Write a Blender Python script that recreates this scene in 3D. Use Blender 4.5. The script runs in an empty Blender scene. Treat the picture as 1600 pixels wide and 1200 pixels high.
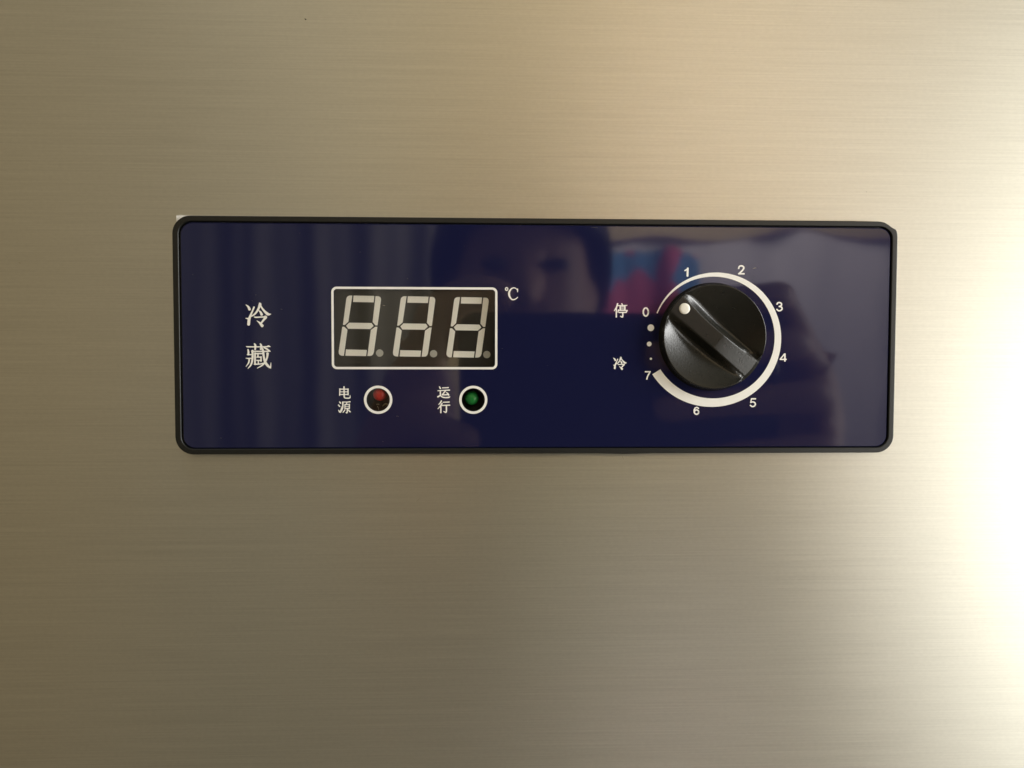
import bpy, bmesh, math, random
from mathutils import Vector, Matrix

random.seed(7)
sc = bpy.context.scene
COL = sc.collection

# ------------------------------------------------------------------ camera
WP = 0.168                                     # width of the control panel in metres
CAM = Vector((-0.07746 * WP, -1.07126 * WP, -0.02423 * WP))
RT = Vector((0.999364, -0.035597, 0.001926)).normalized()
FW = Vector((0.035645, 0.998609, -0.038854)).normalized()
UP = RT.cross(FW).normalized()
cd = bpy.data.cameras.new('camera')
cd.sensor_width = 36.0
cd.lens = 36.0 * 1200.0 / 1600.0
cd.clip_start = 0.002
cd.clip_end = 50.0
cam = bpy.data.objects.new('camera', cd)
COL.objects.link(cam)
cam.matrix_world = Matrix(((RT.x, UP.x, -FW.x, CAM.x), (RT.y, UP.y, -FW.y, CAM.y), (RT.z, UP.z, -FW.z, CAM.z), (0, 0, 0, 1)))
sc.camera = cam

# ------------------------------------------------------------------ world, lamps, exposure
w = bpy.data.worlds.new('World')
sc.world = w
w.use_nodes = True
bg = w.node_tree.nodes['Background']
bg.inputs[0].default_value = (1.0, 0.90, 0.67, 1)
bg.inputs[1].default_value = 0.33


def lamp(name, loc, target, sx, sy, power, col, roll=0.0):
    d = bpy.data.lights.new(name, 'AREA')
    d.shape = 'RECTANGLE'
    d.size, d.size_y = sx, sy
    d.energy = power
    d.color = col
    o = bpy.data.objects.new(name, d)
    COL.objects.link(o)
    o.location = loc
    q = (Vector(target) - Vector(loc)).to_track_quat('-Z', 'Y')
    o.rotation_euler = (q.to_matrix() @ Matrix.Rotation(roll, 3, 'Z')).to_euler()
    return o


lamp('side_fill_light', (1.45, -0.42, 0.30), (0.0, 0.0, 0.0), 0.5, 0.9, 33.0, (1.0, 1.0, 0.985))  # added fill lamp, no real window; lifts the white print from a steep angle
lamp('window_light', (1.19, -1.15, -0.19), (0.0, 0.0, 0.0), 0.50, 0.82, 7.8, (1.0, 1.0, 0.96), math.radians(-34))
lamp('lip_glint_light', (-0.42, -0.20, 1.5), (-0.40, -0.20, 0.0), 0.5, 0.3, 2.5, (0.95, 1.0, 0.98))  # overhead lamp added for a glint along the lower bezel lip
lamp('wall_fill_light', (0.68, -1.25, 0.72), (0.30, -2.3, -0.10), 0.9, 0.7, 54.0, (1.0, 0.895, 0.70))  # added fill aimed at wall and hanging cloth to brighten what the steel mirrors

sc.view_settings.view_transform = 'Standard'
sc.view_settings.look = 'None'
sc.view_settings.exposure = 0.0
sc.view_settings.gamma = 1.0
sc.cycles.use_denoising = True
sc.cycles.max_bounces = 10
sc.cycles.transparent_max_bounces = 16

PXM = WP / 1118.0                              # metres per photo pixel near the panel


def P(u, v, h=0.0):
    """Point on the plane h in front of the steel that the photo shows at pixel u, v."""
    d = FW * 1200.0 + RT * (u - 800.0) + UP * (600.0 - v)
    t = (-h - CAM.y) / d.y
    p = CAM + d * t
    return (p.x, p.z)


def E(u, v, L):
    """Point L metres before the panel that is mirrored at pixel u, v."""
    x, z = P(u, v, 0.0015)
    V = Vector((CAM.x, -CAM.y - 0.003, CAM.z))
    d = (Vector((x, -0.0015, z)) - V)
    t = (-L - V.y) / d.y
    return V + d * t


# ------------------------------------------------------------------ helpers
ORG = {}


def make(name, verts, faces, mat, parent=None, smooth=False, origin=None):
    vs = [Vector(v) for v in verts]
    if origin is None:
        lo = [min(v[i] for v in vs) for i in range(3)]
        hi = [max(v[i] for v in vs) for i in range(3)]
        origin = Vector([(lo[i] + hi[i]) / 2 for i in range(3)])
    me = bpy.data.meshes.new(name)
    me.from_pydata([v - origin for v in vs], [], faces)
    me.update()
    bm = bmesh.new(); bm.from_mesh(me)
    bmesh.ops.recalc_face_normals(bm, faces=bm.faces)
    bm.to_mesh(me); bm.free()
    if smooth:
        for p in me.polygons:
            p.use_smooth = True
    if mat:
        me.materials.append(mat)
    o = bpy.data.objects.new(name, me)
    COL.objects.link(o)
    place(o, origin, parent)
    return o


def place(o, origin, parent):
    ORG[o.name] = Vector(origin)
    if parent is not None:
        o.parent = parent
        o.location = Vector(origin) - ORG[parent.name]
    else:
        o.location = origin


def empty(name, loc):
    o = bpy.data.objects.new(name, None)
    o.empty_display_size = 0.02
    COL.objects.link(o)
    place(o, Vector(loc), None)
    return o


def tag(o, label=None, cat=None, group=None, kind=None):
    for k, v in (('label', label), ('category', cat), ('group', group), ('kind', kind)):
        if v:
            o[k] = v
    return o


def catmull(pts, n=6, closed=False):
    out = []
    m = len(pts)
    rng = range(m if closed else m - 1)
    for i in rng:
        g = (lambda k: pts[k % m]) if closed else (lambda k: pts[min(max(k, 0), m - 1)])
        p0, p1, p2, p3 = g(i - 1), g(i), g(i + 1), g(i + 2)
        for j in range(n):
            t = j / n
            out.append(tuple(0.5 * (2 * b + (c - a) * t + (2 * a - 5 * b + 4 * c - d) * t * t + (3 * b - a - 3 * c + d) * t ** 3)
                             for a, b, c, d in zip(p0, p1, p2, p3)))
    if not closed:
        out.append(tuple(pts[-1]))
    return out


# ------------------------------------------------------------------ materials
def nt(name):
    m = bpy.data.materials.new(name)
    m.use_nodes = True
    n = m.node_tree.nodes
    return m, n, m.node_tree.links, n['Principled BSDF']


def mat(name, col, rough=0.5, metal=0.0, coat=0.0, var=0.06, scale=300.0, bump=0.0, bscale=900.0, spec=0.5):
    m, n, l, b = nt(name)
    b.inputs['Roughness'].default_value = rough
    b.inputs['Metallic'].default_value = metal
    b.inputs['Coat Weight'].default_value = coat
    b.inputs['Coat Roughness'].default_value = 0.03
    b.inputs['Specular IOR Level'].default_value = spec
    tc = n.new('ShaderNodeTexCoord')
    no = n.new('ShaderNodeTexNoise'); no.inputs['Scale'].default_value = scale; no.inputs['Detail'].default_value = 4
    l.new(tc.outputs['Object'], no.inputs['Vector'])
    mr = n.new('ShaderNodeMapRange')
    mr.inputs['From Min'].default_value = 0.3; mr.inputs['From Max'].default_value = 0.7
    mr.inputs['To Min'].default_value = 1 - var; mr.inputs['To Max'].default_value = 1 + var
    l.new(no.outputs['Fac'], mr.inputs['Value'])
    mx = n.new('ShaderNodeVectorMath'); mx.operation = 'SCALE'
    mx.inputs[0].default_value = col
    l.new(mr.outputs['Result'], mx.inputs['Scale'])
    l.new(mx.outputs['Vector'], b.inputs['Base Color'])
    if bump:
        nb = n.new('ShaderNodeTexNoise'); nb.inputs['Scale'].default_value = bscale; nb.inputs['Detail'].default_value = 3
        l.new(tc.outputs['Object'], nb.inputs['Vector'])
        bp = n.new('ShaderNodeBump'); bp.inputs['Strength'].default_value = bump; bp.inputs['Distance'].default_value = 0.0002
        l.new(nb.outputs['Fac'], bp.inputs['Height'])
        l.new(bp.outputs['Normal'], b.inputs['Normal'])
    return m


def steel_mat():
    m, n, l, b = nt('brushed_steel')
    b.inputs['Metallic'].default_value = 1.0
    b.inputs['Anisotropic'].default_value = 0.75
    tv = n.new('ShaderNodeCombineXYZ'); tv.inputs[0].default_value = 0.0; tv.inputs[2].default_value = 1.0
    l.new(tv.outputs[0], b.inputs['Tangent'])
    tc = n.new('ShaderNodeTexCoord')

    def streak(sx, sz, detail=2.0, off=0.0):
        mp = n.new('ShaderNodeMapping')
        mp.inputs['Scale'].default_value = (sx, 1.0, sz)
        mp.inputs['Location'].default_value = (off, 0.0, off * 3)
        l.new(tc.outputs['Object'], mp.inputs['Vector'])
        t = n.new('ShaderNodeTexNoise'); t.inputs['Scale'].default_value = 1.0; t.inputs['Detail'].default_value = detail
        t.inputs['Roughness'].default_value = 0.6
        l.new(mp.outputs[0], t.inputs['Vector'])
        return t.outputs['Fac']

    def math_(op, a, c=None, d=None):
        x = n.new('ShaderNodeMath'); x.operation = op
        for i, s in enumerate((a, c, d)):
            if s is None:
                continue
            if isinstance(s, (int, float)):
                x.inputs[i].default_value = s
            else:
                l.new(s, x.inputs[i])
        return x.outputs[0]

    s1 = streak(20, 2300, 2, 3.1)
    s2 = streak(60, 4600, 2, 7.7)
    s3 = streak(7, 700, 3, 1.3)
    s4 = streak(900, 1800, 1, 5.0)              # short flecks left by the abrasive belt
    s5 = streak(9, 11, 4, 2.2)                  # hand smears
    a = math_('MULTIPLY_ADD', s1, 0.22, 0.0)
    a = math_('MULTIPLY_ADD', s2, 0.16, a)
    a = math_('MULTIPLY_ADD', s3, 0.08, a)
    a = math_('MULTIPLY_ADD', s4, 0.10, a)
    a = math_('MULTIPLY_ADD', s5, 0.08, a)
    k = math_('ADD', a, 1.0 - 0.32)
    v = n.new('ShaderNodeVectorMath'); v.operation = 'SCALE'
    v.inputs[0].default_value = (0.650, 0.645, 0.575)
    l.new(k, v.inputs['Scale'])
    l.new(v.outputs['Vector'], b.inputs['Base Color'])
    r = math_('MULTIPLY_ADD', s1, 0.05, 0.365)
    r = math_('MULTIPLY_ADD', s5, 0.06, r)
    l.new(r, b.inputs['Roughness'])
    hb = math_('MULTIPLY_ADD', s2, 0.5, s1)
    bp = n.new('ShaderNodeBump'); bp.inputs['Strength'].default_value = 0.10; bp.inputs['Distance'].default_value = 0.00005
    l.new(hb, bp.inputs['Height'])
    l.new(bp.outputs['Normal'], b.inputs['Normal'])
    return m


def face_mat():
    m, n, l, b = nt('navy_gloss_film')
    b.inputs['Base Color'].default_value = (0.009, 0.0105, 0.042, 1)
    b.inputs['Roughness'].default_value = 0.05
    b.inputs['IOR'].default_value = 1.52
    tc = n.new('ShaderNodeTexCoord')
    no = n.new('ShaderNodeTexNoise'); no.inputs['Scale'].default_value = 27.0; no.inputs['Detail'].default_value = 1.5
    l.new(tc.outputs['Object'], no.inputs['Vector'])
    bp = n.new('ShaderNodeBump'); bp.inputs['Strength'].default_value = 0.17; bp.inputs['Distance'].default_value = 0.0008
    l.new(no.outputs['Fac'], bp.inputs['Height'])
    l.new(bp.outputs['Normal'], b.inputs['Normal'])
    return m


def pane_mat(name, tint, ior=1.5):
    m = bpy.data.materials.new(name); m.use_nodes = True
    n = m.node_tree.nodes; l = m.node_tree.links
    n.clear()
    o = n.new('ShaderNodeOutputMaterial')
    tr = n.new('ShaderNodeBsdfTransparent'); tr.inputs[0].default_value = (*tint, 1)
    gl = n.new('ShaderNodeBsdfGlossy'); gl.inputs['Roughness'].default_value = 0.04
    lw = n.new('ShaderNodeLayerWeight'); lw.inputs['Blend'].default_value = 0.5
    pw = n.new('ShaderNodeMath'); pw.operation = 'POWER'; pw.inputs[1].default_value = 5.0
    l.new(lw.outputs['Facing'], pw.inputs[0])
    fr = n.new('ShaderNodeMath'); fr.operation = 'MULTIPLY_ADD'; fr.inputs[1].default_value = 0.955; fr.inputs[2].default_value = 0.045
    l.new(pw.outputs[0], fr.inputs[0])
    mx = n.new('ShaderNodeMixShader')
    l.new(fr.outputs[0], mx.inputs[0]); l.new(tr.outputs[0], mx.inputs[1]); l.new(gl.outputs[0], mx.inputs[2])
    l.new(mx.outputs[0], o.inputs[0])
    return m


M = {
    'steel': steel_mat(),
    'face': face_mat(),
    'bezel': mat('black_rubber', (0.005, 0.0057, 0.0045), 0.45, spec=0.42, var=0.1, scale=900, bump=0.15, bscale=4000),
    'print': mat('white_print', (0.88, 0.875, 0.83), 0.45, var=0.03),
    'paper': mat('white_backing', (0.85, 0.86, 0.84), 0.6),
    'pane': pane_mat('smoked_window', (0.99, 0.99, 0.98)),
    'led_pane': pane_mat('led_window', (0.955, 0.955, 0.94)),
    'module': mat('display_module', (0.016, 0.016, 0.013), 0.35),
    'segment': mat('unlit_segment', (0.88, 0.87, 0.81), 0.5, var=0.02),
    'point': mat('unlit_point', (0.42, 0.42, 0.38), 0.5, var=0.02),
    'dark': mat('dark_cavity', (0.004, 0.004, 0.0035), 0.7),
    'red': mat('red_led', (0.62, 0.035, 0.03), 0.35),
    'green': mat('green_led', (0.02, 0.30, 0.06), 0.1),
    'solder': mat('solder', (0.42, 0.38, 0.28), 0.35, metal=0.6),
    'knob': mat('black_knob', (0.013, 0.0128, 0.0105), 0.27, spec=0.40, var=0.1, scale=700, bump=0.12, bscale=2500),
    'dot': mat('white_paint', (0.80, 0.78, 0.70), 0.4, var=0.03),
    'wall': mat('plaster', (0.62, 0.52, 0.38), 0.9, scale=3, var=0.08),
    'floor': mat('floor_tiles', (0.12, 0.10, 0.07), 0.5, scale=4, var=0.1),
    'curtain': mat('curtain_cloth', (0.21, 0.205, 0.20), 0.9, scale=60),
    'lilac': mat('lilac_cloth', (0.46, 0.45, 0.56), 0.9, scale=60),
    'trim': mat('dark_trim', (0.10, 0.07, 0.13), 0.9, scale=60),
    'skin': mat('skin', (0.56, 0.34, 0.25), 0.5, scale=60),
    'hair': mat('black_hair', (0.010, 0.009, 0.009), 0.5, scale=200),
    'shirt': mat('grey_shirt', (0.42, 0.41, 0.36), 0.85, scale=120),
    'trousers': mat('dark_trousers', (0.31, 0.305, 0.26), 0.85, scale=120),
    'phone': mat('phone_back', (0.008, 0.009, 0.014), 0.2),
    'eye': mat('eye', (0.05, 0.04, 0.035), 0.2),
}


# ------------------------------------------------------------------ refrigerator front (steel sheet with a cut-out behind the panel)
HX, HZ = 0.079, 0.0235
X0, X1, Z0, Z1 = -0.36, 0.36, -0.30, 0.30


def steel_front():
    v = [(X0, 0, Z0), (X1, 0, Z0), (X1, 0, Z1), (X0, 0, Z1), (-HX, 0, -HZ), (HX, 0, -HZ), (HX, 0, HZ), (-HX, 0, HZ)]
    f = [(0, 1, 5, 4), (1, 2, 6, 5), (2, 3, 7, 6), (3, 0, 4, 7)]
    v += [(x, 0.0008, z) for x, _, z in v[4:8]]
    f += [(4, 5, 9, 8), (5, 6, 10, 9), (6, 7, 11, 10), (7, 4, 8, 11)]
    v += [(X0, 0.03, Z0), (X1, 0.03, Z0), (X1, 0.03, Z1), (X0, 0.03, Z1)]
    f += [(0, 1, 13, 12), (1, 2, 14, 13), (2, 3, 15, 14), (3, 0, 12, 15), (12, 13, 14, 15)]
    o = make('refrigerator_front', v, f, M['steel'], origin=Vector((0, 0, 0)))
    tag(o, 'brushed stainless steel refrigerator front behind the dark blue control panel', 'refrigerator')
    return o


fridge = steel_front()

# ------------------------------------------------------------------ control panel
panel = empty('control_panel', (0, 0, 0))
tag(panel, 'dark blue glossy control panel with black rim, digital display and black knob', 'control panel')

HF = 0.0016           # height of the navy face
HB = 0.0018           # height of the bezel


def corner_pts(cx, cz, r, a0, n=10):
    return [(cx + r * math.cos(a0 + i / (n - 1) * math.pi / 2), cz + r * math.sin(a0 + i / (n - 1) * math.pi / 2)) for i in range(n)]


def rrect(x0, x1, z0, z1, r, n=10, edge=24):
    """Rounded rectangle, counter-clockwise from the lower right corner; same count for any size."""
    cs = [corner_pts(x1 - r, z0 + r, r, -math.pi / 2, n), corner_pts(x1 - r, z1 - r, r, 0, n),
          corner_pts(x0 + r, z1 - r, r, math.pi / 2, n), corner_pts(x0 + r, z0 + r, r, math.pi, n)]
    out = []
    for i in range(4):
        out += cs[i]
        a, b = cs[i][-1], cs[(i + 1) % 4][0]
        for k in range(1, edge):
            out.append((a[0] + (b[0] - a[0]) * k / edge, a[1] + (b[1] - a[1]) * k / edge))
    return out


HH = 0.32499 * WP / 2
HW = WP / 2
R_OUT = 27.5 * PXM
N_C, N_E = 10, 24


def bezel():
    outer = rrect(-HW, HW, -HH, HH, R_OUT, N_C, N_E)
    # the trimmed upper right corner: a flat chamfer that ends in a small nub of the side strip
    tr = [(1397.0, 372), (1396.8, 368.5), (1396, 363.5), (1394.2, 360.3), (1391.5, 359), (1387.8, 357), (1382.5, 352.8), (1376.5, 349.4), (1371, 348.1), (1366, 347.7)]
    s = N_C + N_E - 1
    for i in range(N_C):
        outer[s + i] = P(*tr[i])
    # the rim's overlap along the bottom edge
    for i, (x, z) in enumerate(outer):
        if z < -HH + 1e-6:
            u = (x / PXM) + 835
            if 948 < u < 1010:
                outer[i] = (x, z - 0.00016)
    inner = rrect(-HW + 10.6 * PXM, HW - 10.2 * PXM, -HH + 9.6 * PXM, HH - 9.8 * PXM, 18.5 * PXM, N_C, N_E)
    prof = [(0.0, 0.0), (0.0, 0.0012), (0.03, 0.00165), (0.08, HB - 0.00004), (0.13, HB), (0.16, HB), (0.74, HB), (0.77, HB), (0.83, HB - 0.00003), (0.88, HB - 0.00012), (0.905, HB - 0.00022), (0.91, 0.0012), (0.93, 0.0010), (1.0, 0.0010)]
    n = len(outer)
    v, f = [], []
    for t, h in prof:
        for a, b in zip(outer, inner):
            v.append((a[0] + (b[0] - a[0]) * t, -h, a[1] + (b[1] - a[1]) * t))
    for k in range(len(prof) - 1):
        for i in range(n):
            j = (i + 1) % n
            f.append((k * n + i, k * n + j, (k + 1) * n + j, (k + 1) * n + i))
    o = make('bezel', v, f, M['bezel'], panel, origin=Vector((0, 0, 0)))
    for p in o.data.polygons:
        p.use_smooth = True
    return o


bezel()

# white backing sheet that peeks out at the upper left
b0, b1, b2, b3 = P(276.6, 337.0), P(790, 341.4), P(806, 372), P(277, 372)
make('backing_sheet', [(b[0], -y, b[1]) for y in (0.0002, 0.0004) for b in (b0, b1, b2, b3)],
     [(0, 1, 2, 3), (4, 5, 6, 7), (0, 1, 5, 4), (1, 2, 6, 5), (2, 3, 7, 6), (3, 0, 4, 7)], M['paper'], panel)

# --- navy face with three openings
FX0, FX1 = -HW + 11.8 * PXM, HW - 10.9 * PXM
FZ0, FZ1 = -HH + 9.6 * PXM, HH - 10.4 * PXM
face_out = rrect(FX0, FX1, FZ0, FZ1, 18.0 * PXM, N_C, N_E)
face_in = rrect(FX0 + 0.0002, FX1 - 0.0002, FZ0 + 0.0002, FZ1 - 0.0002, 17 * PXM, N_C, N_E)

c = [P(517.5, 447.8, HF), P(777.3, 449.2, HF), P(777.0, 577.2, HF), P(518.6, 576.8, HF)]
DX0, DX1 = (c[0][0] + c[3][0]) / 2, (c[1][0] + c[2][0]) / 2
DZ1, DZ0 = (c[0][1] + c[1][1]) / 2, (c[2][1] + c[3][1]) / 2
BW = 3.5 * PXM
disp_out = rrect(DX0, DX1, DZ0, DZ1, 8.0 * PXM, 8, 4)
disp_in = rrect(DX0 + BW, DX1 - BW, DZ0 + BW, DZ1 - BW, 5.0 * PXM, 8, 4)


def circle(cx, cz, r, n=48, a0=0.0):
    return [(cx + r * math.cos(a0 + 2 * math.pi * i / n), cz + r * math.sin(a0 + 2 * math.pi * i / n)) for i in range(n)]


LED = [(P(590.9, 624.6, HF), P(592.9, 616.2, 0.0), 'red', 'indicator_light'), (P(739.5, 624.7, HF), P(736.8, 622.6, 0.0), 'green', 'indicator_light')]
RI, RO = 17.9 * PXM, 21.8 * PXM

KC = P(1112.9, 526.3, HF)
KR0, KR1 = 84.2 * PXM, 79.2 * PXM


def face():
    bm = bmesh.new()
    es = []

    def loop(pts):
        vs = [bm.verts.new((x, -HF, z)) for x, z in pts]
        for i in range(len(vs)):
            es.append(bm.edges.new((vs[i], vs[(i + 1) % len(vs)])))
        return vs
    lo = loop(face_in)
    holes = [loop(disp_in)] + [loop(circle(q[0][0], q[0][1], RI)) for q in LED] + [loop(circle(KC[0], KC[1], KR0 * 0.93))]
    bmesh.ops.triangle_fill(bm, use_beauty=True, edges=es)
    # rim bevel and side
    prev = lo
    for pts, h in ((face_out, HF - 0.00016), (face_out, HF - 0.0009)):
        cur = [bm.verts.new((x, -h, z)) for x, z in pts]
        for i in range(len(cur)):
            j = (i + 1) % len(cur)
            bm.faces.new((prev[i], prev[j], cur[j], cur[i]))
        prev = cur
    for hl in holes:
        cur = [bm.verts.new((v.co.x, -HF + 0.0008, v.co.z)) for v in hl]
        for i in range(len(cur)):
            j = (i + 1) % len(cur)
            bm.faces.new((hl[i], hl[j], cur[j], cur[i]))
    bmesh.ops.recalc_face_normals(bm, faces=bm.faces)
    me = bpy.data.meshes.new('face_plate')
    bm.to_mesh(me); bm.free()
    me.materials.append(M['face'])
    o = bpy.data.objects.new('face_plate', me)
    COL.objects.link(o)
    place(o, Vector((0, 0, 0)), panel)
    return o


face_o = face()


def ring(name, outer, inner, h, mat_, parent, t=0.00004):
    n = len(outer)
    v = [(x, -h, z) for x, z in outer] + [(x, -h, z) for x, z in inner] + [(x, -h + t, z) for x, z in outer] + [(x, -h + t, z) for x, z in inner]
    f = []
    for i in range(n):
        j = (i + 1) % n
        f += [(i, j, n + j, n + i), (i, 2 * n + i, 2 * n + j, j), (n + i, n + j, 3 * n + j, 3 * n + i)]
    return make(name, v, f, mat_, parent)


HP = HF + 0.00005
ring('display_border', disp_out, disp_in, HP, M['print'], face_o)
for q in LED:
    ring('indicator_ring', circle(q[0][0], q[0][1], RO), circle(q[0][0], q[0][1], RI), HP, M['print'], face_o)


# ------------------------------------------------------------------ brush strokes for the lettering
def strokes(name, data, org, k, wk=1.0, affine=None, smooth=True, h=HP):
    """data: strokes as lists of (x, y, width) in an enlarged crop of scale k whose corner is org."""
    v, f = [], []
    for si, st in enumerate(data):
        pts = [(org[0] + x / k, org[1] + y / k, w_ / k * wk) for x, y, w_ in st]
        if affine:
            sx, ox, sy, oy = affine
            pts = [(x * sx + ox, y * sy + oy, w_ * sx) for x, y, w_ in pts]
        if smooth and len(pts) > 2:
            pts = catmull(pts, 5)
        elif len(pts) > 2:
            pass
        hh = h + 0.0000015 * si
        q = []
        n = len(pts)
        for i in range(n):
            a = pts[max(i - 1, 0)]; b = pts[min(i + 1, n - 1)]
            dx, dy = b[0] - a[0], b[1] - a[1]
            L = math.hypot(dx, dy) or 1.0
            q.append((-dy / L, dx / L, dx / L, dy / L))
        left, right = [], []
        for (x, y, w_), (nx, ny, tx, ty) in zip(pts, q):
            left.append((x + nx * w_ / 2, y + ny * w_ / 2)); right.append((x - nx * w_ / 2, y - ny * w_ / 2))
        # rounded ends
        cap1, cap0 = [], []
        (x, y, w_), (nx, ny, tx, ty) = pts[-1], q[-1]
        for t in (0.25, 0.5, 0.75):
            a = math.pi * t
            cap1.append((x + nx * w_ / 2 * math.cos(a) + tx * w_ * 0.4 * math.sin(a), y + ny * w_ / 2 * math.cos(a) + ty * w_ * 0.4 * math.sin(a)))
        (x, y, w_), (nx, ny, tx, ty) = pts[0], q[0]
        for t in (0.25, 0.5, 0.75):
            a = math.pi * t
            cap0.append((x - nx * w_ / 2 * math.cos(a) - tx * w_ * 0.4 * math.sin(a), y - ny * w_ / 2 * math.cos(a) - ty * w_ * 0.4 * math.sin(a)))
        base = len(v)

        def add(p):
            x, z = P(p[0], p[1], h)
            v.append((x, -hh, z))
            return len(v) - 1
        li = [add(p) for p in left]; ri = [add(p) for p in right]
        for i in range(n - 1):
            f.append((li[i], li[i + 1], ri[i + 1], ri[i]))
        c1 = [add(p) for p in cap1]
        f.append(tuple([li[-1]] + c1 + [ri[-1]]))
        c0 = [add(p) for p in cap0]
        f.append(tuple([ri[0]] + c0 + [li[0]]))
    o = make(name, v, f, M['print'], face_o)
    # all strokes face the viewer
    bm = bmesh.new(); bm.from_mesh(o.data)
    for fc in bm.faces:
        fc.normal_update()
        if fc.normal.y > 0:
            fc.normal_flip()
    bm.to_mesh(o.data); bm.free()
    return o


LENG = [
    [(185, 225, 20), (260, 290, 66), (300, 370, 86)],
    [(440, 295, 50), (380, 440, 52), (310, 600, 72), (282, 700, 86), (268, 840, 92)],
    [(165, 645, 8), (215, 652, 36), (270, 665, 60)],
    [(610, 175, 50), (625, 215, 95), (590, 320, 72), (530, 430, 62), (450, 525, 54), (350, 585, 34)],
    [(640, 235, 40), (690, 330, 54), (780, 440, 72), (880, 520, 84), (975, 512, 8)],
    [(575, 398, 15), (635, 445, 60), (680, 535, 84)],
    [(440, 603, 22), (500, 615, 44), (640, 608, 40), (790, 602, 48)],
    [(775, 575, 30), (805, 610, 90), (745, 690, 66), (665, 795, 56)],
    [(525, 722, 12), (610, 785, 58), (700, 885, 96)],
]
CANG = [
    [(190, 228, 20), (260, 238, 40), (560, 238, 40), (830, 234, 42), (890, 218, 62), (955, 240, 10)],
    [(450, 140, 40), (480, 200, 72), (472, 325, 56)],
    [(632, 140, 40), (662, 200, 72), (645, 320, 54)],
    [(250, 320, 44), (265, 400, 66), (258, 485, 66)],
    [(225, 482, 30), (350, 482, 40)],
    [(180, 590, 16), (250, 602, 40), (360, 597, 40)],
    [(290, 610, 56), (272, 730, 52), (188, 855, 20)],
    [(360, 377, 40), (550, 380, 44), (730, 383, 44), (860, 378, 44), (960, 388, 10)],
    [(390, 360, 76), (395, 550, 72), (372, 720, 64), (325, 830, 50), (250, 912, 24)],
    [(740, 262, 30), (830, 300, 60), (935, 375, 44)],
    [(670, 245, 56), (722, 370, 72), (745, 560, 72), (790, 715, 82), (865, 825, 86), (955, 895, 56)],
    [(955, 890, 42), (962, 810, 36), (968, 722, 10)],
    [(862, 440, 88), (850, 560, 64), (790, 700, 66), (700, 810, 54), (540, 905, 24)],
    [(470, 430, 62), (470, 600, 62), (470, 790, 58)],
    [(470, 452, 46), (580, 448, 46), (700, 450, 46)],
    [(562, 460, 44), (562, 545, 44)],
    [(520, 560, 38), (660, 560, 38)],
    [(658, 545, 48), (658, 690, 48)],
    [(520, 662, 38), (675, 664, 38)],
    [(575, 670, 44), (575, 760, 44)],
    [(445, 780, 40), (600, 778, 44), (725, 752, 40)],
]
DIAN = [
    [(222, 250, 46), (220, 350, 44), (214, 455, 42)], [(210, 262, 40), (480, 262, 40)], [(475, 252, 48), (475, 440, 48)],
    [(240, 345, 30), (460, 345, 30)], [(225, 427, 36), (470, 427, 36)], [(350, 185, 48), (354, 350, 48), (356, 490, 48), (375, 530, 42), (410, 540, 40), (520, 538, 42), (542, 500, 34), (536, 450, 14)],
]
YUAN = [
    [(210, 660, 44), (245, 700, 50)], [(172, 752, 38), (215, 800, 52)], [(180, 915, 26), (225, 975, 62), (262, 890, 42), (272, 800, 14)],
    [(300, 662, 34), (450, 664, 34), (540, 655, 48)], [(312, 670, 54), (314, 800, 48), (292, 900, 42), (240, 988, 40)], [(440, 682, 38), (425, 730, 38)],
    [(380, 735, 42), (380, 875, 42)], [(380, 738, 34), (520, 738, 34)], [(518, 728, 44), (515, 875, 44)], [(390, 798, 24), (510, 798, 24)], [(385, 862, 36), (515, 862, 36)],
    [(450, 870, 46), (454, 960, 46), (435, 1000, 50), (410, 985, 24)], [(382, 905, 38), (322, 985, 38)], [(480, 905, 38), (545, 972, 48)],
]
YUN = [
    [(230, 185, 40), (265, 240, 52)], [(325, 220, 34), (430, 218, 34), (515, 212, 40)], [(180, 312, 28), (260, 306, 36), (400, 298, 36), (550, 290, 44)],
    [(262, 310, 44), (262, 440, 48)], [(180, 502, 50), (258, 458, 50)], [(255, 450, 36), (320, 505, 42), (420, 525, 42), (530, 515, 48), (562, 488, 14)],
    [(425, 310, 46), (370, 375, 44), (315, 440, 38)], [(315, 442, 38), (510, 432, 42)], [(450, 365, 28), (495, 400, 48), (522, 450, 50)],
]
XING = [
    [(295, 625, 44), (262, 685, 44), (208, 742, 28)], [(312, 710, 50), (262, 790, 48), (182, 878, 22)], [(278, 750, 42), (276, 1000, 48)],
    [(345, 670, 34), (540, 664, 40)], [(310, 772, 34), (555, 760, 44)], [(450, 775, 48), (450, 930, 48), (430, 985, 50), (362, 955, 26)],
]
TING = [
    [(300, 188, 56), (268, 295, 52), (198, 412, 32)], [(262, 320, 42), (260, 610, 48)], [(430, 185, 38), (450, 228, 50)], [(320, 250, 36), (560, 246, 38), (594, 240, 44)],
    [(382, 275, 50), (382, 385, 50)], [(528, 275, 54), (526, 385, 54)], [(390, 292, 34), (530, 290, 34)], [(400, 350, 22), (520, 350, 22)], [(390, 388, 26), (530, 388, 26)],
    [(328, 385, 52), (308, 458, 36)], [(330, 402, 28), (600, 400, 40)], [(605, 402, 42), (560, 458, 42)], [(345, 464, 42), (575, 462, 42)],
    [(462, 480, 52), (462, 570, 52), (440, 608, 48), (382, 575, 30)],
]
strokes('printed_character', LENG, (375, 465), 20)
strokes('printed_character', CANG, (375, 530), 20, 0.92)
strokes('printed_character', DIAN, (520, 595), 20, 0.92)
strokes('printed_character', YUAN, (520, 595), 20, 0.88)
strokes('printed_character', YUN, (675, 595), 20, 0.92)
strokes('printed_character', XING, (675, 595), 20, 0.92)
strokes('printed_character', TING, (950, 465), 20, 0.88)
s_ = 21.2 / 39.8
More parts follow.
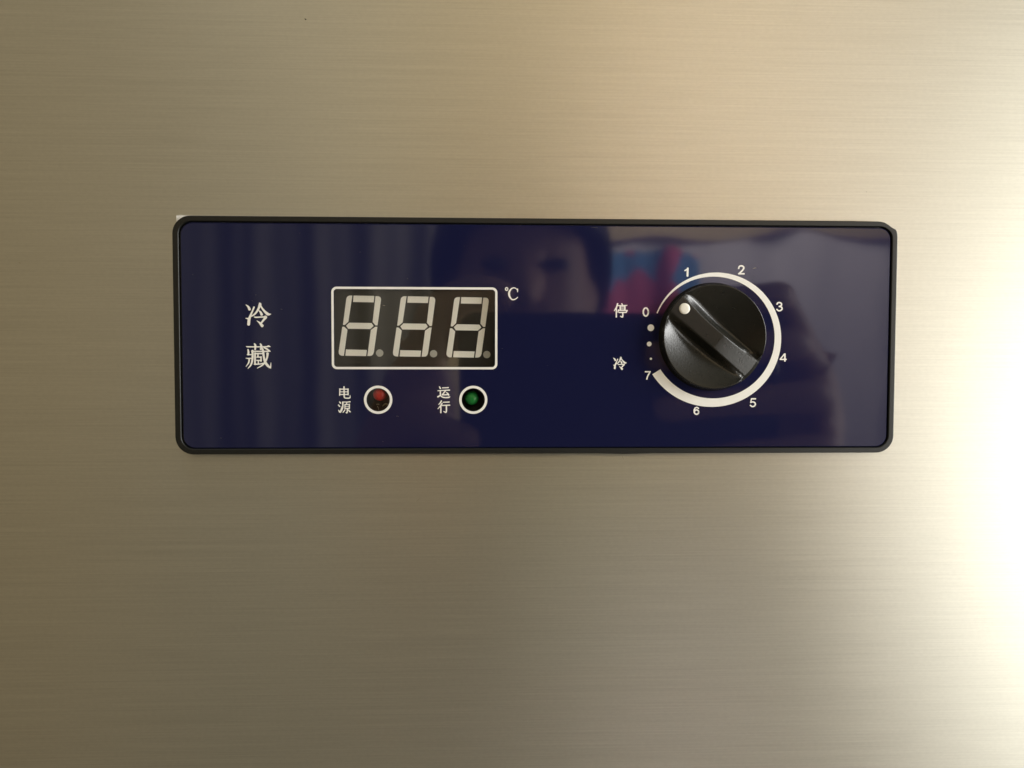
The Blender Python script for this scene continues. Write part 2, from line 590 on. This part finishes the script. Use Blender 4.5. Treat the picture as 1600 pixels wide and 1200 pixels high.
strokes('printed_character', LENG, (375, 465), 20, 1.2, (s_, 958.0 - 383.6 * s_, s_, 557.6 - 473.2 * s_))


def oval(cx, cy, rx, ry, w_, n=22, a0=0.0, a1=2 * math.pi):
    return [(cx + rx * math.cos(a0 + (a1 - a0) * i / n), cy + ry * math.sin(a0 + (a1 - a0) * i / n), w_) for i in range(n + 1)]


strokes('printed_numeral', [oval(1181, 450, 78, 128, 48)], (950, 465), 20, smooth=False)
strokes('printed_numeral', [[(1165, 616, 42), (1318, 616, 42)], [(1325, 606, 30), (1290, 665, 46), (1240, 755, 44), (1212, 850, 46)]], (950, 550), 20)
strokes('printed_numeral', [[(704, 100, 34), (702, 170, 34), (700, 232, 34)], [(712, 96, 22), (690, 120, 24), (654, 140, 22)]], (1010, 410), 10.909)
strokes('printed_numeral', [[(407, 88, 22), (418, 60, 22), (446, 50, 22), (474, 60, 23), (480, 88, 24), (450, 128, 23), (412, 160, 20)], [(406, 164, 22), (488, 164, 22)]], (1110, 410), 9.23)
strokes('printed_numeral', [[(960, 604, 21), (972, 584, 21), (998, 580, 21), (1022, 592, 22), (1022, 622, 21), (992, 634, 19)], [(990, 636, 19), (1026, 646, 21), (1032, 674, 22), (1010, 694, 21), (980, 696, 21), (958, 676, 21)]], (1110, 410), 9.23)
strokes('printed_numeral', [[(1074, 304, 24), (1074, 408, 24)], [(1068, 304, 18), (1036, 345, 18), (1006, 380, 18)], [(1006, 383, 20), (1094, 383, 20)]], (1110, 520), 9.23)
strokes('printed_numeral', [[(596, 952, 20), (652, 952, 20)], [(592, 950, 18), (582, 1002, 18)], [(580, 1006, 19), (608, 996, 19), (638, 1006, 21), (648, 1032, 22), (634, 1056, 21), (604, 1064, 20), (576, 1046, 21)]], (1110, 520), 9.23)
strokes('printed_numeral', [oval(757, 1062, 29, 29, 20), [(784, 1012, 19), (762, 998, 19), (738, 1008, 20), (726, 1036, 21), (728, 1068, 21)]], (1000, 520), 8.575, smooth=False)
strokes('printed_unit_symbol', [oval(350, 346, 56, 64, 54), [(862, 335, 44), (862, 400, 50), (860, 490, 32)],
                         [(845, 400, 34), (800, 335, 40), (735, 300, 46), (665, 295, 52), (580, 330, 60), (510, 410, 78), (468, 500, 90), (464, 600, 92), (485, 690, 84), (530, 770, 70), (590, 828, 60), (655, 848, 54), (740, 830, 50), (815, 780, 42), (868, 728, 34)]], (780, 440), 30)

for cx, cy, r in ((1016.9, 512.1, 5.2), (1014.4, 537.5, 3.7), (1017.0, 560.6, 1.8)):
    x, z = P(cx, cy, HP)
    pts = circle(x, z, r * PXM, 20)
    make('printed_dot', [(a, -HP, b) for a, b in pts] + [(a, -HP + 0.00004, b) for a, b in pts],
         [tuple(range(20))] + [(i, (i + 1) % 20, 20 + (i + 1) % 20, 20 + i) for i in range(20)], M['print'], face_o)

# widening scale arc around the knob
arc_o = [(1025.1, 488.5), (1037.5, 468.7), (1054, 450.3), (1074.2, 436.7), (1095, 428.4), (1119, 425.7), (1147.9, 430), (1175, 442.2), (1196.7, 461.8), (1211.8, 486.2), (1219.2, 513.5), (1219.6, 536.3), (1214.2, 563.3), (1202, 589.3), (1175, 616.6), (1142.5, 631.8), (1113.3, 635.6), (1099.1, 634.6), (1075.8, 629.6), (1052.5, 618), (1035, 603.4), (1018.4, 585.3)]
arc_i = [(1027.3, 489.8), (1040.3, 468.7), (1057.7, 450.3), (1075.2, 440.8), (1095, 434.6), (1119, 432.6), (1147.9, 438.4), (1175, 452.8), (1194.0, 472.8), (1204.6, 493.2), (1209.2, 516.2), (1209.4, 533), (1205.3, 557.9), (1194.5, 579.8), (1172, 603.9), (1142.5, 618), (1112, 622.8), (1100, 621.6), (1082, 616.6), (1064.1, 608.4), (1046.6, 595.4), (1031.7, 577.1)]


def radial(pts, n=140, c=(1113.5, 528.5)):
    pa = []
    for x, y in pts:
        a = math.atan2(y - c[1], x - c[0])
        pa.append([a, math.hypot(x - c[0], y - c[1])])
    a0 = pa[0][0]
    for i in range(1, len(pa)):
        while pa[i][0] < pa[i - 1][0] - 0.05:
            pa[i][0] += 2 * math.pi
    # smooth least squares: low-order trigonometric/polynomial fit of radius over angle
    import numpy as np
    A = np.array([p[0] for p in pa]); Rr = np.array([p[1] for p in pa])
    B = lambda t: np.stack([np.ones_like(t), t, np.cos(t), np.sin(t), np.cos(2 * t), np.sin(2 * t)], 1)
    co = np.linalg.lstsq(B(A), Rr, rcond=None)[0]
    T = np.linspace(A[0], A[-1], n)
    RR = B(T) @ co
    return [(c[0] + r * math.cos(t), c[1] + r * math.sin(t)) for t, r in zip(T, RR)]


ao = [P(u, v_, HP) for u, v_ in radial(arc_o)]
ai = [P(u, v_, HP) for u, v_ in radial(arc_i)]
n_ = len(ao)
make('scale_arc', [(x, -HP, z) for x, z in ao] + [(x, -HP, z) for x, z in ai] + [(x, -HP + 0.00004, z) for x, z in ao] + [(x, -HP + 0.00004, z) for x, z in ai],
     [fc for i in range(n_ - 1) for fc in ((i, i + 1, n_ + i + 1, n_ + i), (i, i + 1, 2 * n_ + i + 1, 2 * n_ + i), (n_ + i, n_ + i + 1, 3 * n_ + i + 1, 3 * n_ + i))]
     + [(0, n_, 3 * n_, 2 * n_), (n_ - 1, 2 * n_ - 1, 4 * n_ - 1, 3 * n_ - 1)], M['print'], face_o)


# ------------------------------------------------------------------ display
def slab(name, pts, h0, h1, mat_, parent, bev=0.0):
    """A flat piece with the outline pts between heights h0 and h1."""
    n = len(pts)
    v = [(x, -h1, z) for x, z in pts] + [(x, -h0, z) for x, z in pts]
    f = [tuple(range(n)), tuple(range(n, 2 * n))] + [(i, (i + 1) % n, n + (i + 1) % n, n + i) for i in range(n)]
    return make(name, v, f, mat_, parent)


HD = 0.0002          # front of the display module, a little behind the steel
display = empty('display', ((DX0 + DX1) / 2, -HD, (DZ0 + DZ1) / 2))
ORG.pop('display', None)
display.parent = panel
place(display, Vector(((DX0 + DX1) / 2, -HD, (DZ0 + DZ1) / 2)), panel)
slab('module_body', rrect(DX0 - 0.0006, DX1 + 0.0006, DZ0 - 0.0006, DZ1 + 0.0006, 0.0006, 5, 2), HD - 0.006, HD, M['module'], display)
g_ = 0.00002
slab('window_pane', rrect(DX0 + BW + g_, DX1 - BW - g_, DZ0 + BW + g_, DZ1 - BW - g_, 5.0 * PXM, 8, 4), HF - 0.0004, HF - 0.00003, M['pane'], display)

SEG = {
    'a': [(262, 209), (424, 212), (419, 262), (258, 259)],
    'f': [(252, 209), (232, 209), (218, 214), (209, 224), (205, 238), (179, 438), (194, 438), (221, 413)],
    'b': [(434, 213), (456, 214), (468, 219), (475, 230), (476, 244), (449, 442), (433, 442), (411, 415)],
    'g': [(228, 421), (403, 424), (418, 447), (392, 471), (219, 468), (204, 444)],
    'e': [(174, 453), (189, 453), (214, 477), (186, 680), (168, 679), (155, 673), (147, 662), (146, 646)],
    'c': [(432, 453), (448, 453), (420, 652), (414, 668), (404, 678), (390, 681), (370, 681), (397, 478)],
    'd': [(203, 630), (366, 634), (360, 682), (198, 679)],
}
for dx, dy in ((0, 0), (424, 5.5), (842, 12)):
    for k, pl in SEG.items():
        slab('segment', [P(500 + (x + dx) / 5.0, 420 + (y + dy) / 5.0, HD + 0.0001) for x, y in pl], HD - 0.0003, HD + 0.0001, M['segment'], display)
    ddx = {0: 0, 424: 421, 842: 837}[dx]
    x, z = P(500 + (466 + ddx) / 5.0, 420 + (658 + dy) / 5.0, HD + 0.0001)
    slab('decimal_point', circle(x, z, 5.7 * PXM, 20), HD - 0.0003, HD + 0.0001, M['point'], display)


# ------------------------------------------------------------------ indicator lights
def dome(name, cx, cz, r, y_tip, mat_, parent, length=0.004):
    v, f = [], []
    n, rings = 24, 8
    prof = [(r * math.sin(t / rings * math.pi / 2), y_tip + 0.6 * r * (1 - math.cos(t / rings * math.pi / 2))) for t in range(1, rings + 1)]
    prof += [(r, y_tip + length), (r * 1.12, y_tip + length), (r * 1.12, y_tip + length + 0.0008)]
    v.append((cx, y_tip, cz))
    for rr, y in prof:
        v += [(cx + rr * math.cos(2 * math.pi * i / n), y, cz + rr * math.sin(2 * math.pi * i / n)) for i in range(n)]
    f += [(0, 1 + i, 1 + (i + 1) % n) for i in range(n)]
    for k in range(len(prof) - 1):
        for i in range(n):
            j = (i + 1) % n
            f.append((1 + k * n + i, 1 + k * n + j, 1 + (k + 1) * n + j, 1 + (k + 1) * n + i))
    return make(name, v, f, mat_, parent, smooth=True)


for (cx, cz), (lx, lz), colr, nm in LED:
    root = empty(nm, (cx, 0.0, cz))
    nmx = root.name
    root.parent = panel
    place(root, Vector((cx, 0.0, cz)), panel)
    root['label'] = {'red': 'red indicator light', 'green': 'green indicator light'}[colr]
    # a dark pot behind the round window
    n = 32
    rw = RI * 1.25
    pot_v = [(x, -HF + 0.0008, z) for x, z in circle(cx, cz, rw, n)] + [(x, 0.0030, z) for x, z in circle(cx, cz, rw, n)] + [(cx, 0.0030, cz)]
    make('socket', pot_v, [(i, (i + 1) % n, n + (i + 1) % n, n + i) for i in range(n)] + [(n + i, n + (i + 1) % n, 2 * n) for i in range(n)], M['dark'], root)
    slab('round_pane', circle(cx, cz, RI - g_, 40), HF - 0.0004, HF - 0.00003, M['led_pane'], root)
    dome('lens', lx, lz, 9.8 * PXM, -0.0009, M[colr], root, 0.0028)
    if colr == 'red':
        for i, st in enumerate(([(752, 800, 40), (800, 750, 62), (860, 728, 64), (925, 740, 40)], [(560, 735, 30), (640, 735, 44)], [(590, 800, 50), (625, 860, 44), (628, 915, 26)])):
            pts = catmull(st, 5)
            v, f = [], []
            for x, y, w_ in pts:
                px, pz = P(560 + x / 20.0, 595 + y / 20.0, 0.0)
                for a in range(6):
                    t = a / 6 * 2 * math.pi
                    v.append((px + 0.2 * w_ / 20 * PXM * math.cos(t), 0.0002 + 0.25 * w_ / 20 * PXM * math.cos(t + 1.0), pz + 0.45 * w_ / 20 * PXM * math.sin(t)))
            for k in range(len(pts) - 1):
                for a in range(6):
                    f.append((k * 6 + a, k * 6 + (a + 1) % 6, (k + 1) * 6 + (a + 1) % 6, (k + 1) * 6 + a))
            make('solder_blob', v, f, M['solder'], root, smooth=True)

# ------------------------------------------------------------------ knob
KH = HF + 0.0022      # rim height
A_AX = math.atan2(-(572 - 474), (1175.6 - 1057.0))         # fin direction, upper left to lower right (z up)
AX = Vector((math.cos(A_AX), math.sin(A_AX)))
NX = Vector((-AX.y, AX.x))                                 # towards the upper right


def knob():
    root = empty('knob', (KC[0], -HF, KC[1]))
    root.parent = panel
    place(root, Vector((KC[0], -HF, KC[1])), panel)
    R = KR1
    DEP = 0.0032

    def wu(u):
        return (11.4 + 6.4 * (u / R) ** 2) * PXM

    def wl(u):
        return (15.6 + 1.6 * (u / R) ** 2) * PXM

    def height(x, z):
        u = x * AX.x + z * AX.y
        q = x * NX.x + z * NX.y
        hw = wu(u) if q >= 0 else wl(u)
        d = abs(q) - hw
        sad = 0.00022 * (1 - (u / R) ** 2) + 0.0018 * max(0.0, (u / R - 0.12) / 0.88) ** 1.2
        if d <= 0:
            edge = max(0.0, 1 + d / (2.2 * PXM))           # slightly rounded fin edges
            return KH - sad - 0.00018 * edge ** 2
        # scooped pocket: falls off steeply from the fin, climbs back to the rim
        span = max(1e-6, math.sqrt(max(R * R - u * u, 1e-9)) - hw)
        t = min(d / max(span, 8 * PXM), 1.0)
        lip = max(0.0, 1 - (u / R) ** 2)
        fw = ((17.0 - 5.0 * u / R) if q >= 0 else 17.0) * PXM
        lf = 0.22 + 0.78 * lip
        fall = 1 - (1 - min(d / fw, 1.0)) ** 2.0
        wall = DEP * lf * fall
        rise = DEP * lf * 1.12 * (1 - t) ** 1.1
        k = 0.0009 * lf
        hh = max(0.0, k - abs(wall - rise)) / k
        depth = max(0.0, min(wall, rise) - hh * hh * k * 0.25)
        return KH - sad * (1 - fall) - 0.00018 * max(0.0, 1 - 3 * fall) - depth

    # polar grid whose spokes are dense near the fin edges
    nr, na = 110, 240
    v, f = [], []
    v.append((KC[0], -height(0, 0), KC[1]))
    for k in range(1, nr + 1):
        r = R * k / nr
        for i in range(na):
            a = 2 * math.pi * i / na
            x, z = r * math.cos(a), r * math.sin(a)
            v.append((KC[0] + x, -height(x, z), KC[1] + z))
    f += [(0, 1 + i, 1 + (i + 1) % na) for i in range(na)]
    for k in range(nr - 1):
        for i in range(na):
            j = (i + 1) % na
            f.append((1 + k * na + i, 1 + k * na + j, 1 + (k + 1) * na + j, 1 + (k + 1) * na + i))
    base = 1 + (nr - 1) * na
    for rr, hh in ((R + 0.00012, -0.00010), (R + 0.00018, -0.0003), (KR0 - 0.0001, None), (KR0, 0.0)):
        st = len(v)
        for i in range(na):
            a = 2 * math.pi * i / na
            top = -v[1 + (nr - 1) * na + i][1]
            if hh is None:
                y = -(HF + 0.0003)
            elif rr == KR0:
                y = -(HF + 0.00001)
            else:
                y = -(top + hh)
            v.append((KC[0] + rr * math.cos(a), y, KC[1] + rr * math.sin(a)))
        for i in range(na):
            j = (i + 1) % na
            f.append((base + i, base + j, st + j, st + i))
        base = st
    o = make('knob_body', v, f, M['knob'], root, smooth=True)
    # white pointer dot, domed slightly proud of the fin
    dx, dz = P(1069.7, 482.2, KH)
    vv = [(dx, -KH - 0.00016, dz)]
    n = 28
    for rr, hh in ((0.6, 0.00015), (0.9, 0.00010), (1.0, 0.0), (1.0, -0.0006)):
        vv += [(x, -KH - hh, z) for x, z in circle(dx, dz, 8.5 * PXM * rr, n)]
    ff = [(0, 1 + i, 1 + (i + 1) % n) for i in range(n)]
    for k in range(3):
        for i in range(n):
            j = (i + 1) % n
            ff.append((1 + k * n + i, 1 + k * n + j, 1 + (k + 1) * n + j, 1 + (k + 1) * n + i))
    make('pointer_dot', vv, ff, M['dot'], root, smooth=True)
    return root


knob()

# ------------------------------------------------------------------ what the panel mirrors: the room side behind the camera
def quad_wall(name, x0, x1, z0, z1, y, m, kind='structure'):
    v = [(x0, y, z0), (x1, y, z0), (x1, y, z1), (x0, y, z1), (x0, y - 0.1, z0), (x1, y - 0.1, z0), (x1, y - 0.1, z1), (x0, y - 0.1, z1)]
    o = make(name, v, [(0, 1, 2, 3), (4, 5, 6, 7), (0, 1, 5, 4), (1, 2, 6, 5), (2, 3, 7, 6), (3, 0, 4, 7)], m)
    o['kind'] = kind
    return o


quad_wall('wall', -3.2, 3.2, -1.3, 1.7, -2.3, M['wall'])
fl = make('floor', [(-3.2, -2.29, -1.3), (3.2, -2.29, -1.3), (3.2, -0.05, -1.3), (-3.2, -0.05, -1.3)], [(0, 1, 2, 3)], M['floor'])
fl['kind'] = 'structure'


def cloth(name, c0, c1, ztop, zbot, y, folds, amp, m, hem=0.0, seed=1, strip=None, parent=None):
    rnd = random.Random(seed)
    nx, nz = 120, 24
    ph = [rnd.uniform(0, 6.28) for _ in range(4)]
    v, f = [], []
    for side in (0, 1):
        for k in range(nz + 1):
            for i in range(nx + 1):
                s = i / nx
                t = k / nz
                zt = ztop + hem * math.sin(s * 7 + ph[0]) + hem * 0.5 * math.sin(s * 17 + ph[1])
                yy = y + amp * (math.sin(s * folds * 6.28 + ph[2] + 0.5 * math.sin(s * 9 + t * 2)) + 0.4 * math.sin(s * folds * 2.3 * 6.28 + ph[3])) * (0.5 + 0.5 * t)
                v.append((c0 + (c1 - c0) * s, yy - 0.002 * side, zt + ((zbot - zt) if strip is None else -strip) * t))
    st = (nx + 1) * (nz + 1)
    for side in (0, 1):
        for k in range(nz):
            for i in range(nx):
                a = side * st + k * (nx + 1) + i
                f.append((a, a + 1, a + nx + 2, a + nx + 1))
    return make(name, v, f, m, parent, smooth=True)


a = E(200, 300, 1.5); b = E(700, 300, 1.5)
tag(cloth('curtain', a.x, b.x, 0.40, -1.2, -1.5, 5, 0.010, M['curtain'], 0, 3), 'grey folded curtain mirrored in the left half of the glossy panel', 'curtain')
a = E(930, 366, 1.9); b = E(1500, 366, 1.9)
canopy = cloth('bed_canopy', a.x, b.x, a.z, -1.0, -1.9, 3, 0.03, M['lilac'], 0.016, 5)
cloth('trim', a.x, b.x, a.z, -1.0, -1.894, 3, 0.03, M['trim'], 0.016, 5, 0.011, canopy)
tag(canopy, 'pale lilac hanging cloth mirrored at the right end of the glossy panel', 'bed canopy')


def quilt():
    m, n, l, bs = nt('patchwork_cloth')
    tc = n.new('ShaderNodeTexCoord')
    vo = n.new('ShaderNodeTexVoronoi'); vo.inputs['Scale'].default_value = 15.0
    l.new(tc.outputs['Object'], vo.inputs['Vector'])
    cr = n.new('ShaderNodeValToRGB'); cr.color_ramp.interpolation = 'CONSTANT'
    e = cr.color_ramp.elements
    e[0].position = 0; e[0].color = (0.06, 0.17, 0.38, 1)
    e[1].position = 0.45; e[1].color = (0.34, 0.07, 0.16, 1)
    x = e.new(0.8); x.color = (0.45, 0.3, 0.36, 1)
    sp = n.new('ShaderNodeSeparateColor')
    l.new(vo.outputs['Color'], sp.inputs[0])
    l.new(sp.outputs[0], cr.inputs[0]); l.new(cr.outputs[0], bs.inputs['Base Color'])
    bs.inputs['Roughness'].default_value = 0.9
    p, q = E(935, 392, 1.6), E(1092, 500, 1.6)
    o = cloth('quilt', p.x, q.x, p.z, q.z, -1.6, 1.5, 0.02, m, 0.008, 9)
    tag(o, 'blue and magenta patchwork cloth mirrored left of the numeral one', 'quilt')


quilt()


# phone, held just behind the lens
def phone():
    y0 = CAM.y - 0.0035
    p, q = E(716, 487, -y0), E(1216, 728, -y0)
    x0, x1, z1, z0 = p.x, q.x, p.z, q.z
    prof = [(0.0012, 0.0), (0.0, -0.0012), (0.0, -0.0068), (0.0012, -0.008)]
    loops = [rrect(x0 + i, x1 - i, z0 + i, z1 - i, 0.009, 8, 3) for i, _ in prof]
    n = len(loops[0])
    v, f = [], []
    for lp, (_, dy) in zip(loops, prof):
        v += [(x, y0 + dy, z) for x, z in lp]
    for k in range(3):
        for i in range(n):
            j = (i + 1) % n
            f.append((k * n + i, k * n + j, (k + 1) * n + j, (k + 1) * n + i))
    f += [tuple(range(n)), tuple(range(3 * n, 4 * n))]
    root = make('smartphone', v, f, M['phone'])
    tag(root, 'dark smartphone held sideways, mirrored in the middle of the panel', 'phone')
    return x0, x1, z0, z1, y0


PX0, PX1, PZ0, PZ1, PY = phone()


# person: one skinned body, built along its joints
def person():
    H = E(815, 432, 0.66)                       # head centre
    hx, hy, hz = H.x, H.y, H.z
    V, R_, Ed = [], [], []

    def add(p, r, par=None):
        V.append(Vector(p)); R_.append(r if isinstance(r, tuple) else (r, r))
        if par is not None:
            Ed.append((par, len(V) - 1))
        return len(V) - 1
    pel = add((hx, hy - 0.10, hz - 0.72), (0.155, 0.10))
    bel = add((hx, hy - 0.10, hz - 0.56), (0.140, 0.095), pel)
    che = add((hx, hy - 0.09, hz - 0.38), (0.155, 0.105), bel)
    upc = add((hx, hy - 0.075, hz - 0.27), (0.135, 0.085), che)
    nk0 = add((hx, hy - 0.05, hz - 0.20), (0.065, 0.062), upc)
    nk1 = add((hx, hy - 0.025, hz - 0.12), (0.056, 0.056), nk0)
    jaw = add((hx, hy + 0.010, hz - 0.075), (0.058, 0.068), nk1)
    mid = add((hx, hy, hz - 0.01), (0.072, 0.088), jaw)
    top = add((hx, hy - 0.012, hz + 0.055), (0.068, 0.085), mid)
    add((hx, hy - 0.015, hz + 0.095), (0.040, 0.050), top)
    # nose
    n1 = add((hx, hy + 0.092, hz - 0.020), 0.011, mid)
    add((hx, hy + 0.104, hz - 0.034), 0.010, n1)
    # ears
    for s in (-1, 1):
        e1 = add((hx + s * 0.074, hy - 0.01, hz - 0.012), (0.010, 0.022), mid)
        add((hx + s * 0.083, hy - 0.016, hz + 0.004), (0.007, 0.016), e1)
    # legs
    for s in (-1, 1):
        hp = add((hx + s * 0.09, hy - 0.10, hz - 0.82), 0.085, pel)
        kn = add((hx + s * 0.10, hy - 0.07, -0.86), 0.055, hp)
        an = add((hx + s * 0.10, hy - 0.10, -1.24), 0.038, kn)
        add((hx + s * 0.11, hy + 0.06, -1.27), 0.03, an)
    # arms and hands
    def arm(s, elbow, wrist, palm, fingers, thumb):
        sh = add((hx + s * 0.185, hy - 0.075, hz - 0.275), 0.058, upc)
        el = add(elbow, 0.042, sh)
        fo = add(Vector(elbow).lerp(Vector(wrist), 0.5), 0.036, el)
        wr = add(wrist, (0.026, 0.022), fo)
        pm = add(palm, (0.028, 0.018), wr)
        for ch in fingers:
            p = pm
            for k, q in enumerate(ch):
                p = add(q, 0.0092 - 0.0007 * k, p)
        p = pm
        for k, q in enumerate(thumb):
            p = add(q, 0.0105 - 0.0008 * k, p)
    zc = (PZ0 + PZ1) / 2
    yb, yf = PY - 0.017, PY + 0.0085            # behind the screen / in front of the back cover
    # hand at the right end in the mirror
    fr = []
    for i, (zz, tip, xo) in enumerate(((0.046, 0.056, -0.010), (0.023, 0.068, -0.001), (-0.001, 0.064, 0.011), (-0.026, 0.047, 0.014))):
        fr.append([(PX1 + 0.010 + xo, PY - 0.008, zc + zz * 1.0), (PX1 + 0.008 + xo, PY + 0.006, zc + zz - 0.002), (PX1 - tip * 0.55, yf, zc + zz - 0.005), (PX1 - tip, yf, zc + zz - 0.008)])
    arm(1, (hx + 0.30, hy + 0.10, hz - 0.47), (PX1 + 0.035, PY - 0.075, zc - 0.045), (PX1 + 0.026, PY - 0.035, zc - 0.012), fr,
        [(PX1 + 0.020, yb - 0.012, zc + 0.022), (PX1 - 0.002, yb, zc + 0.036), (PX1 - 0.026, yb + 0.002, zc + 0.034)])
    fl_ = []
    for i, (zz, tip) in enumerate(((0.040, 0.026), (-0.016, 0.024), (-0.032, 0.030), (-0.046, 0.026))):
        if i == 0:
            fl_.append([(PX0 - 0.016, PY - 0.010, zc + 0.022), (PX0 - 0.012, PY + 0.003, zc + 0.036), (PX0 + 0.006, yf - 0.002, zc + 0.046), (PX0 + 0.026, yf - 0.003, zc + 0.042)])
        else:
            fl_.append([(PX0 - 0.016, PY - 0.008, zc + zz), (PX0 - 0.012, PY + 0.006, zc + zz - 0.002), (PX0 - 0.002, yf, zc + zz - 0.005), (PX0 + tip * 0.45, yf, zc + zz - 0.009)])
    arm(-1, (hx - 0.31, hy + 0.10, hz - 0.47), (PX0 - 0.045, PY - 0.075, zc - 0.055), (PX0 - 0.028, PY - 0.035, zc - 0.016), fl_,
        [(PX0 - 0.020, yb - 0.012, zc + 0.016), (PX0 + 0.002, yb, zc + 0.030), (PX0 + 0.024, yb + 0.002, zc + 0.030)])
    me = bpy.data.meshes.new('person_cage')
    me.from_pydata(V, Ed, [])
    o = bpy.data.objects.new('person_cage', me)
    COL.objects.link(o)
    sk = o.modifiers.new('skin', 'SKIN')
    sk.use_smooth_shade = True
    for i, sv in enumerate(me.skin_vertices[0].data):
        sv.radius = R_[i]
        sv.use_root = (i == 0)
    sb = o.modifiers.new('sub', 'SUBSURF'); sb.levels = 2; sb.render_levels = 2
    dg = bpy.context.evaluated_depsgraph_get()
    body = bpy.data.meshes.new_from_object(o.evaluated_get(dg))
    bpy.data.objects.remove(o)
    org = Vector((hx, hy - 0.10, -1.3))
    body.materials.clear()
    for k in ('skin', 'shirt', 'trousers'):
        body.materials.append(M[k])
    for p in body.polygons:
        cc = p.center
        p.use_smooth = True
        if cc.z > hz - 0.165 or cc.y > PY - 0.07 or cc.z < -1.22:
            p.material_index = 0
        elif cc.z < hz - 0.66:
            p.material_index = 2
        else:
            p.material_index = 1
    for v in body.vertices:
        v.co -= org
    body.name = 'person'
    po = bpy.data.objects.new('person', body)
    COL.objects.link(po)
    place(po, org, None)
    tag(po, 'person with short black hair and a plain shirt holding a phone, mirrored in the panel', 'person')
    # hair: a cap with an uneven fringe
    v, f = [], []
    na, nb = 48, 18
    rnd = random.Random(4)
    jit = [rnd.uniform(-0.05, 0.05) for _ in range(na)]
    for side, sc_ in ((0, 1.0), (1, 0.93)):
        for k in range(nb + 1):
            for i in range(na):
                az = 2 * math.pi * i / na
                front = max(0.0, math.sin(az))
                low = 1.95 - 0.78 * front ** 0.6 + jit[i]
                t = k / nb * low
                x = 0.100 * math.sin(t) * math.cos(az)
                y = 0.112 * math.sin(t) * math.sin(az)
                z = 0.130 * math.cos(t)
                v.append((hx + x * sc_, hy - 0.008 + y * sc_, hz + 0.012 + z * sc_))
    st = na * (nb + 1)
    for side in (0, 1):
        for k in range(nb):
            for i in range(na):
                j = (i + 1) % na
                b_ = side * st + k * na
                f.append((b_ + i, b_ + j, b_ + na + j, b_ + na + i))
    for i in range(na):
        j = (i + 1) % na
        f.append((nb * na + i, nb * na + j, st + nb * na + j, st + nb * na + i))
    make('hair', v, f, M['hair'], po, smooth=True)
    for s in (-1, 1):
        v, f = [], []
        for k in range(7):
            for i in range(12):
                t, az = math.pi * k / 6, 2 * math.pi * i / 12
                v.append((hx + s * 0.031 + 0.013 * math.sin(t) * math.cos(az), hy + 0.072 + 0.010 * math.cos(t), hz + 0.004 + 0.007 * math.sin(t) * math.sin(az)))
        for k in range(6):
            for i in range(12):
                f.append((k * 12 + i, k * 12 + (i + 1) % 12, (k + 1) * 12 + (i + 1) % 12, (k + 1) * 12 + i))
        make('eye', v, f, M['eye'], po, smooth=True)


person()

# ------------------------------------------------------------------ dust and scuffs
def speck(name, pts, wpx, h, m, parent):
    """A short thin sliver lying on the surface at height h."""
    q = [P(u, v_, h) for u, v_ in pts]
    v, f = [], []
    n = len(q)
    for i, (x, z) in enumerate(q):
        a, b_ = q[max(i - 1, 0)], q[min(i + 1, n - 1)]
        d = Vector((b_[0] - a[0], b_[1] - a[1])).normalized()
        ww = wpx * PXM / 2 * (1 - 0.7 * abs(2 * i / (n - 1) - 1) ** 2)
        v += [(x - d.y * ww, -h - 0.00002, z + d.x * ww), (x, -h - 0.00005, z), (x + d.y * ww, -h - 0.00002, z - d.x * ww)]
    for i in range(n - 1):
        f += [(3 * i, 3 * i + 1, 3 * i + 4, 3 * i + 3), (3 * i + 1, 3 * i + 2, 3 * i + 5, 3 * i + 4)]
    return make(name, v, f, m, parent)


for pts, ww, k in (([(476, 29), (477.5, 30.4), (479, 31)], 2.0, 'dark'), ([(29, 410), (31, 411), (33, 411)], 1.0, 'solder'),
                   ([(972.3, 711.5), (973.2, 715), (974.2, 718.5)], 1.0, 'solder'), ([(1353, 299.5), (1354.2, 300)], 1.4, 'dark'),
                   ([(657, 777), (654, 781), (650, 784)], 0.5, 'solder')):
    speck('scratch' if k != 'dark' else 'dirt_speck', pts, ww, 0.0, M[k], fridge)
rd = random.Random(11)
dust = [([(1176, 420), (1179, 418.8), (1182, 418.4)], 0.8), ([(619, 650), (623, 650.6)], 0.8), ([(598, 477), (600, 477.4), (602, 477.2)], 0.7), ([(1172, 607), (1176, 603)], 0.7), ([(438.5, 483), (441.5, 483.4)], 0.8), ([(812, 352), (814, 352.2)], 1.0), ([(923, 355), (934, 355.6)], 0.8)]
for _ in range(14):
    u, v_ = rd.uniform(300, 1370), rd.uniform(360, 690)
    dust.append(([(u, v_), (u + rd.uniform(-1.6, 1.6), v_ + rd.uniform(-1.2, 1.2))], rd.uniform(0.4, 0.8)))
for pts, ww in dust:
    speck('dust_speck', pts, ww, HF, M['solder'], face_o)
